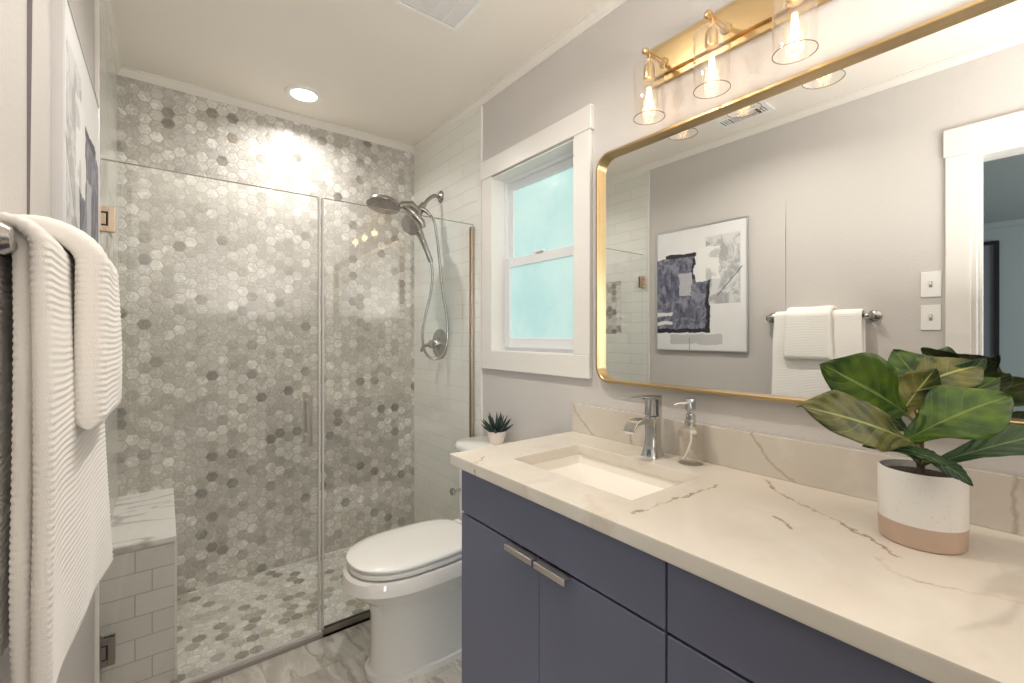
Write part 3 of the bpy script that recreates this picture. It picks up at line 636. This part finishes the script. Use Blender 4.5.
# undermount sink
sk_ = thing('sink', (-.31, .90, .78), 'rectangular white undermount sink set in the marble countertop', 'sink')
e = .006
rings = [[(SX0-e, SY0-e), (SX1+e, SY0-e), (SX1+e, SY1+e), (SX0-e, SY1+e)]]
def rr(z, d, r=.018): return [(a, c_, z) for a, c_ in rrect(SX0-e+d, SX1+e-d, SY0-e+d, SY1+e-d, r, 5)]
cx, cy = -.315, .905
def lerp_ring(z, f, base): return [(cx+(a-cx)*f, cy+(c_-cy)*f, z) for a, c_, _ in base]
base = rr(.893, .0)
bm = B(); R = [rr(.893, -.022, .02), rr(.893, .0), rr(.880, .001), rr(.862, .004, .014), lerp_ring(.815, .55, rr(.86, .006, .010)), lerp_ring(.782, .14, rr(.86, .006, .008)), lerp_ring(.781, .08, rr(.86, .006, .008))]
R2 = [lerp_ring(.774, .08, rr(.86, .006, .008)), lerp_ring(.774, .2, base), lerp_ring(.79, .7, base), rr(.855, -.012), rr(.885, -.022, .02)]
loft(bm, R+R2, cap=False, close=True); obj('basin', bm, M['basin'], parent=sk_, smooth=True, angle=30)
bm = B(); lathe(bm, (cx, cy, .781), [(.001, .004), (.020, .004), (.024, .001), (.024, -.004)], 28); obj('drain', bm, M['chrome'], parent=sk_, smooth=True)

# faucet
FY = .878
fa = thing('faucet', (-.085, FY, CT), 'chrome single-lever faucet with flat waterfall spout on the counter behind the sink', 'faucet')
def sqring(cx_, cy_, hx, hy, r, z, n=4): return [(a, c_, z) for a, c_ in rrect(cx_-hx, cx_+hx, cy_-hy, cy_+hy, r, n)]
bm = B(); loft(bm, [sqring(-.088, FY, .031, .029, .012, CT), sqring(-.087, FY, .030, .028, .012, CT+.004), sqring(-.085, FY, .024, .022, .010, CT+.03), sqring(-.083, FY, .021, .020, .009, CT+.06), sqring(-.083, FY, .021, .020, .008, 1.058)])
box(bm, -.078, -.062, FY-.018, FY+.018, 1.05, 1.118)
obj('body', bm, M['chrome'], parent=fa, smooth=True)
bm = B(); P = [(-.085, 1.050, 1.026), (-.12, 1.056, 1.034), (-.155, 1.057, 1.040), (-.183, 1.052, 1.038), (-.204, 1.040, 1.029), (-.214, 1.022, 1.014)]
loft(bm, [[(x+.004*(i > 3), FY-.018-.003*(i > 2), zt), (x+.004*(i > 3), FY+.018+.003*(i > 2), zt), (x+(.010 if i > 3 else 0), FY+.016, zb), (x+(.010 if i > 3 else 0), FY-.016, zb)] for i, (x, zt, zb) in enumerate(P)])
obj('spout', bm, M['chrome'], parent=fa, smooth=True, bevel=.0015)
bm = B(); lathe(bm, (-.098, FY, 1.062), [(.018, 0), (.0175, .052), (.001, .053)], 28); obj('cartridge', bm, M['chrome'], parent=fa, smooth=True)
bm = B(); loft(bm, [[(-.060, FY-.018, 1.113), (-.060, FY+.018, 1.113), (-.060, FY+.018, 1.123), (-.060, FY-.018, 1.123)], [(-.12, FY-.019, 1.114), (-.12, FY+.019, 1.114), (-.12, FY+.019, 1.123), (-.12, FY-.019, 1.123)], [(-.180, FY-.014, 1.122), (-.180, FY+.014, 1.122), (-.180, FY+.014, 1.1255), (-.180, FY-.014, 1.1255)]])
obj('lever', bm, M['chrome'], parent=fa, bevel=.001)

# soap dispenser
SP = (-.066, .757)
so = thing('soap_dispenser', (SP[0], SP[1], CT), 'clear glass soap bottle with chrome pump beside the faucet', 'soap dispenser')
bm = B(); out_ = [(.002, 0), (.035, .0), (.038, .004), (.0385, .086), (.037, .098), (.029, .109), (.017, .114), (.015, .118)]; inn = [(.0125, .118), (.0145, .112), (.0265, .106), (.0345, .096), (.0355, .085), (.035, .012), (.028, .009), (.002, .010)]
lathe(bm, (SP[0], SP[1], CT), out_+inn, 40); obj('bottle', bm, M['bottle'], parent=so, smooth=True)
bm = B(); lathe(bm, (SP[0], SP[1], CT), [(.017, .114), (.017, .130), (.0145, .131), (.0145, .148), (.010, .150), (.010, .160), (.0150, .162), (.0150, .193), (.0135, .196), (.001, .196)], 28)
tube(bm, [(SP[0], SP[1], CT+.182), (SP[0]-.045, SP[1]+.012, CT+.184), (SP[0]-.062, SP[1]+.016, CT+.181)], [.0040, .0028, .0020], 10); obj('pump', bm, M['chrome'], parent=so, smooth=True)
bm = B(); tube(bm, curve([(SP[0], SP[1], CT+.115), (SP[0]+.002, SP[1], CT+.07), (SP[0]-.008, SP[1]+.01, CT+.025), (SP[0]-.016, SP[1]+.016, CT+.013)], 5), .0032, 8); obj('dip_tube', bm, plain('tube_plastic', (.85, .84, .8), .3), parent=so, smooth=True)

# ---------------------------------------------------------------- mirror
MY0, MY1, MZ0, MZ1 = -.40, 1.168, 1.141, 1.999
mr = thing('mirror', (-.01, .4, MZ0), 'wide rounded-corner mirror in a thin brushed gold frame over the vanity', 'mirror')
def rring(x, i, r): return [(x, a, c_) for a, c_ in rrect(MY0+i, MY1-i, MZ0+i, MZ1-i, r, 12)]
bm = B(); loft(bm, [rring(-.001, 0, .062), rring(-.034, 0, .062), rring(-.036, .002, .060), rring(-.036, .009, .053), rring(-.034, .011, .051), rring(-.0115, .012, .05), rring(-.001, .012, .05)], cap=False, close=True)
obj('frame', bm, M['brass'], parent=mr, smooth=True, angle=30)
bm = B(); loft(bm, [rring(-.0105, .0115, .0505), rring(-.002, .0115, .0505)]); obj('mirror_glass', bm, M['mirror'], parent=mr)

# ---------------------------------------------------------------- vanity light
vl = thing('vanity_light', (-.01, .66, 2.17), 'brass three-bulb vanity light bar with clear glass cylinder shades above the mirror', 'wall light')
bm = B(); box(bm, -.014, -.001, .385, .935, 2.165, 2.300); box(bm, -.026, -.014, .395, .925, 2.188, 2.277); obj('backplate', bm, M['brass'], parent=vl, bevel=.002)
for k, y in enumerate((.877, .668, .455)):
    X = -.106; Z = 2.222
    bm = B(); tube(bm, [(-.02, y, Z), (-.122, y, Z)], .0062, 14); tube(bm, [(-.120, y, Z), (-.122, y, Z), (-.130, y, Z), (-.132, y, Z)], [.008, .011, .011, .008], 16)
    lathe(bm, (-.026, y, Z), [(.016, 0), (.016, .006), (.008, .010)], 20, 'x')
    tube(bm, [(X, y, Z), (X, y, 2.185)], .0055, 12); lathe(bm, (X, y, 2.138), [(.015, 0), (.0175, .002), (.0175, .038), (.012, .050), (.006, .056)], 24)
    arm = obj('arm', bm, M['brass'], parent=vl, smooth=True)
    bm = B(); pr = [(.047, -.170), (.0492, -.170), (.0492, -.012), (.045, -.003), (.036, .0), (.012, .0)]; pi = [(.012, -.002), (.0355, -.002), (.0435, -.0045), (.0475, -.0125)]
    lathe(bm, (X, y, 2.185), [(.0472, -.169)]+pr[1:]+pi+[(.0472, -.169)], 44, cap=False); obj('glass_shade', bm, M['shade'], parent=vl, smooth=True)
    bm = B(); lathe(bm, (X, y, 2.0155), [(.0492, 0), (.0492, .0016), (.0472, .0016), (.0472, 0), (.0492, 0)], 44, cap=False); obj('rim', bm, M['rim'], parent=bpy.data.objects[vl.children[-1].name])
    bm = B(); lathe(bm, (X, y, 2.022), [(.001, -.004), (.010, -.002), (.022, .012), (.028, .032), (.027, .055), (.020, .085), (.014, .105), (.0125, .120)], 28, cap=False)
    bl = obj('bulb', bm, M['bulbglass'], parent=vl, smooth=True)
    bm = B()
    for q in range(6):
        a = q*PI/3; tube(bm, [(X+.009*math.cos(a), y+.009*math.sin(a), 2.042), (X+.005*math.cos(a), y+.005*math.sin(a), 2.112)], .0016, 6)
    obj('filament', bm, M['filament'], parent=bl)
    l = bpy.data.lights.new('lamp_bulb', 'POINT'); l.energy = BULB_W; l.color = (1, .64, .36); l.shadow_soft_size = .022
    lo = bpy.data.objects.new('lamp_bulb', l); lo.location = (X, y, 2.075); sc.collection.objects.link(lo)

# ---------------------------------------------------------------- things on the left wall
AY0, AY1, AZ0, AZ1 = 1.300, 1.945, 1.213, 2.048
ar = thing('wall_art', (-W, 1.66, AZ0), 'abstract navy, grey and white painting in a thin silver frame on the left wall', 'picture')
bm = B(); rectframe(bm, -W-.001, -W+.019, AY0, AY1, AZ0, AZ1, .008); obj('frame', bm, metal('silver_frame', (.66, .66, .68), .3), parent=ar, bevel=.001)
obj('canvas', mkbox(-W+.002, -W+.016, AY0+.008, AY1-.008, AZ0+.008, AZ1-.008), art_mat(AY1, AY0, AZ1, AZ0), parent=ar)
tb = thing('towel_bar', (-W, .92, 1.418), 'brushed nickel towel bar on the left wall, holding the white towels', 'towel bar')
BXX = -1.476; BZ = 1.418
bm = B(); tube(bm, [(BXX, .682, BZ), (BXX, 1.165, BZ)], .0085, 16); obj('bar', bm, M['showermetal'], parent=tb, smooth=True)
for y in (.682, 1.165):
    bm = B(); lathe(bm, (-W, y, BZ), [(.028, .0), (.028, -.004), (.022, -.010), (.012, -.014), (.011, -.038), (.016, -.044), (.017, -.052), (.012, -.058), (.001, -.059)], 28, 'x'); obj('post', bm, M['showermetal'], parent=tb, smooth=True)

def towel_layer(bm, d, th, y0, y1, zf, zb, amp=.0006, pitch=.0085, flare=0., bulge=0., seed=0., dback=None, thb=None, top=None, ribtop=0., rf=.5):
    """a padded slab swept over the bar: up the wall side, over, and down the room side; ribs run along y"""
    ds = .0013; dback = dback or d; thb = thb or th; top = top or d
    L1 = BZ-zb; L2 = PI*(d+dback)/2; L3 = BZ-zf; tot = L1+L2+L3; n = int(tot/ds); ny = 30; R = []
    for i in range(n+1):
        s = tot*i/n; e = min(s, tot-s); dn = 0.
        if s < L1: x = BXX-dback; z = zb+s; nx, nz = -1, 0; f = 0
        elif s < L1+L2:
            q = (s-L1)/L2; f = q*q*(3-2*q); dd = dback+(d-dback)*f; a = PI*(1-q); x = BXX+dd*math.cos(a); z = BZ+top*math.sin(a); nx, nz = math.cos(a), math.sin(a)
        else: dn = s-L1-L2; x = BXX+d; z = BZ-dn; nx, nz = 1, 0; f = 1
        t_ = thb+(th-thb)*f; r = t_/2; end = (1-(1-min(1, e/(r*1.2)))**2)**.5
        ry = min(r*1.0, .014); sec = []
        for k in range(9): b_ = PI*k/8; sec.append((y0+ry-ry*math.sin(b_), -r*math.cos(b_)))
        for k in range(1, ny): sec.append((y0+ry+(y1-y0-2*ry)*k/ny, r))
        for k in range(9): b_ = PI*k/8; sec.append((y1-ry+ry*math.sin(b_), r*math.cos(b_)))
        for k in range(1, ny): sec.append((y1-ry-(y1-y0-2*ry)*k/ny, -r))
        ring = []; fall = dn/max(L3, .01)
        for (y, o) in sec:
            ty = (y-y0)/(y1-y0)
            wv = .0045*noise.noise(Vector((y*7+seed, s*3.2, seed)))
            ph = 2*PI*(s+.004*noise.noise(Vector((y*11, s*9, seed+3))))/pitch
            fade = .35+.65*min(1, max(0, .5+1.6*noise.noise(Vector((y*8, s*7, seed+8)))+.25))
            rib = amp*math.sin(ph)*fade*min(1, e/.01)
            off = o*(.12+.88*end)+rib*(1 if o >= 0 else -1)+wv
            sp = (flare*ty*ty*fall**1.5+bulge*math.sin(PI*min(1, fall))*(.3+.7*ty)) if dn > 0 else 0
            dy = .007*noise.noise(Vector((s*5, seed+5, 0)))*(1-2*ty)+.003*math.sin(ph)*0
            ring.append((x+nx*off+sp, y+dy, z+nz*off))
        R.append(ring)
    loft(bm, R)
tw = B(); towel_layer(tw, .0105, .017, .735, 1.12, .903, .95, seed=1, flare=.016, bulge=.003, dback=.0150, thb=.009, top=.0160)
towel_layer(tw, .0290, .018, .716, 1.13, .893, 1.00, seed=4, flare=.024, bulge=.005, dback=.0250, thb=.009, top=.0290)
obj('bath_towel', tw, M['terry'], loc=(BXX, .935, .9), smooth=True, angle=180, label='large ribbed white bath towel folded over the towel bar', cat='towel')
tw = B(); towel_layer(tw, .0575, .034, .838, 1.062, 1.190, 1.28, seed=9, flare=.002, bulge=.003, amp=.0005, dback=.0360, thb=.008, top=.0450)
obj('hand_towel', tw, M['terry'], loc=(BXX, .96, 1.2), smooth=True, angle=180, label='small ribbed white hand towel laid over the larger bath towel', cat='towel')

for nm, z0, lab in (('light_switch', 1.497, 'white toggle switch plate, the upper of two by the door casing, seen in the mirror'), ('light_switch', 1.342, 'white toggle switch plate, the lower of two by the door casing, seen in the mirror')):
    r = thing(nm, (-W, .47, z0), lab, 'light switch')
    obj('plate', mkbox(-W, -W+.005, .437, .509, z0, z0+.118), M['plastic'], parent=r, bevel=.002)
    bm = B(); box(bm, -W+.004, -W+.0065, .467, .479, z0+.045, z0+.073); obj('slot', bm, plain('switch_slot', (.30, .29, .28), .5), parent=r)
    bm = B(); box(bm, -W+.004, -W+.014, .4695, .4765, z0+.058, z0+.070); obj('toggle', bm, M['plastic'], parent=r, bevel=.001)

# ---------------------------------------------------------------- fiddle-leaf fig
PC = Vector((-.197, .204, CT))
fg = thing('potted_fig', PC, 'fiddle-leaf fig with broad green leaves in a speckled white pot on the countertop', 'plant')
bm = B(); lathe(bm, PC, [(.001, .0), (.060, .0), (.0630, .003), (.0645, .03), (.0650, .136), (.0635, .138), (.0610, .137), (.0605, .118), (.001, .118)], 56); obj('pot', bm, M['pot'], parent=fg, smooth=True)
bm = B(); lathe(bm, PC, [(.001, .119), (.0602, .119), (.058, .124), (.03, .127), (.001, .129)], 32); obj('soil', bm, M['soil'], parent=fg)
T = PC+Vector((0, 0, .12))
bm = B(); tube(bm, curve([T, T+Vector((.002, .002, .05)), T+Vector((-.004, .0, .10)), T+Vector((0, 0, .13))], 4), [.0065]*5+[.006]*4+[.005]*4, 10)
obj('trunk', bm, plain('fig_bark', (.10, .075, .045), .7), parent=fg, smooth=True)
def leaf(base, tip, width, normal, mat, droop=.02, cup=.12, stalk=None, wave=.006, seed=0, shape='fiddle', roll=0.):
    base, tip = Vector(base), Vector(tip); ax = tip-base; L = ax.length; t = ax/L
    n = Vector(normal); n = (n-t*n.dot(t)).normalized(); s = t.cross(n)
    bm = B(); uvl = bm.loops.layers.uv.new('UVMap'); NL, NW = 22, 12; G = []
    for i in range(NL+1):
        v = i/NL
        if shape == 'fiddle':
            wd = math.sin(PI*min(1, v**.92*.995+.005))**.62*(.62+.38*math.sin(PI*(v-.28)/.72) if v > .28 else .62-.10*math.sin(PI*v/.28)+.0)
        else: wd = math.sin(PI*v**.85)**.8
        wd = max(wd, .0)*width/2
        c = base+t*(L*v)+n*(droop*(4*v*(1-v))-droop*.0)
        row = []
        for j in range(NW+1):
            u = j/NW*2-1
            hgt = cup*abs(u)**1.3*wd+wave*math.sin(v*13+seed+u*2)*abs(u)**2+.0010*math.cos(2*PI*(v-abs(u)*.27)*6.5)*min(1, abs(u)*4)*math.sin(PI*v)
            row.append(bm.verts.new(c+s*(u*wd*math.cos(roll*u))+n*hgt))
        G.append(row)
    for i in range(NL):
        for j in range(NW):
            f = bm.faces.new((G[i][j], G[i][j+1], G[i+1][j+1], G[i+1][j]))
            for lp, (a, b_) in zip(f.loops, ((j, i), (j+1, i), (j+1, i+1), (j, i+1))): lp[uvl].uv = (a/NW, b_/NL)
    ns = f.normal
    me_mid = bm
    o = None
    # keep the winding so that the upper side is the front face
    bm.normal_update()
    if sum((f.normal.dot(n) for f in bm.faces)) < 0: bmesh.ops.reverse_faces(bm, faces=bm.faces)
    me = bpy.data.meshes.new('leaf'); o = bpy.data.objects.new('leaf', me); sc.collection.objects.link(o); o.parent = fg
    off = origin(fg)
    for vtx in bm.verts:
        if vtx.co.x > -.07: vtx.co.x = -.07+(vtx.co.x+.07)*.2
        vtx.co -= off
    for f in bm.faces: f.smooth = True
    bm.to_mesh(me); bm.free(); me.materials.append(mat)
    so_ = o.modifiers.new('thick', 'SOLIDIFY'); so_.thickness = .0009; so_.offset = 0
    if stalk is not None:
        b2 = B(); tube(b2, curve([Vector(stalk), (Vector(stalk)+base)/2+Vector((0, 0, .004)), base+t*L*.03], 4), .0022, 8)
        obj('stalk', b2, M['stem'], parent=o, smooth=True)
    return o
ST = T+Vector((-.002, 0, .05))
Fv = Vector((.6107, .7919, 0)); Rv = Vector((.7919, -.6107, 0)); UP = Vector((0, 0, 1))
CV = (Fv+Rv*.87).normalized(); LV = CV.cross(UP).normalized()          # away from the room's door end; to the right of it
L = leaf
L(PX(906, 413, .83), PX(821, 364, .78), .128, -CV*.95+UP*.35, M['leaf'], .012, .06, ST+UP*.03, seed=1, wave=.005)
L(PX(913, 443, .78), PX(800, 406, .70), .105, -CV*.85+UP*.5, M['leafolive'], .010, .08, ST, seed=2, wave=.006)
L(PX(905, 441, .80), PX(1012, 396, .76), .115, -CV*.75+UP*.65, M['leaf'], .014, .10, ST, seed=3, wave=.004)
L(PX(905, 392, .87), PX(982, 366, .855), .100, -CV*.75+UP*.7, M['leafolive'], .012, .1, ST+UP*.05, seed=4, wave=.005)
L(PX(935, 402, .87), PX(893, 350, .94), .085, -CV*.8+UP*.5, M['leaf'], .010, .15, ST+UP*.05, seed=5, wave=.005)
L(PX(900, 415, .86), PX(936, 368, .84), .075, CV*.9+UP*.2, M['leafolive'], .01, .12, ST+UP*.05, seed=6, wave=.004)
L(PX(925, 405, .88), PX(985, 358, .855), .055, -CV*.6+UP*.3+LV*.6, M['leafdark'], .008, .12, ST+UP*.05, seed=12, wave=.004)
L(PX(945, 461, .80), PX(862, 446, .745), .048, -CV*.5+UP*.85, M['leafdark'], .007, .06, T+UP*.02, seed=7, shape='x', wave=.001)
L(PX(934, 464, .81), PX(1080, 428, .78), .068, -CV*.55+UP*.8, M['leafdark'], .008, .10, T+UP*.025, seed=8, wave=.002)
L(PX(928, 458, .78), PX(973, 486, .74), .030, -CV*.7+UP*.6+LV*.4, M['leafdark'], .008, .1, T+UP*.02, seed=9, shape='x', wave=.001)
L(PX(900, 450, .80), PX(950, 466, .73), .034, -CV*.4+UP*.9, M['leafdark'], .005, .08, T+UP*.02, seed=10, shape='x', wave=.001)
L(PX(935, 425, .88), PX(1000, 378, .85), .085, -CV*.3+UP*.9, M['leaf'], .010, .10, ST+UP*.03, seed=11, wave=.004)
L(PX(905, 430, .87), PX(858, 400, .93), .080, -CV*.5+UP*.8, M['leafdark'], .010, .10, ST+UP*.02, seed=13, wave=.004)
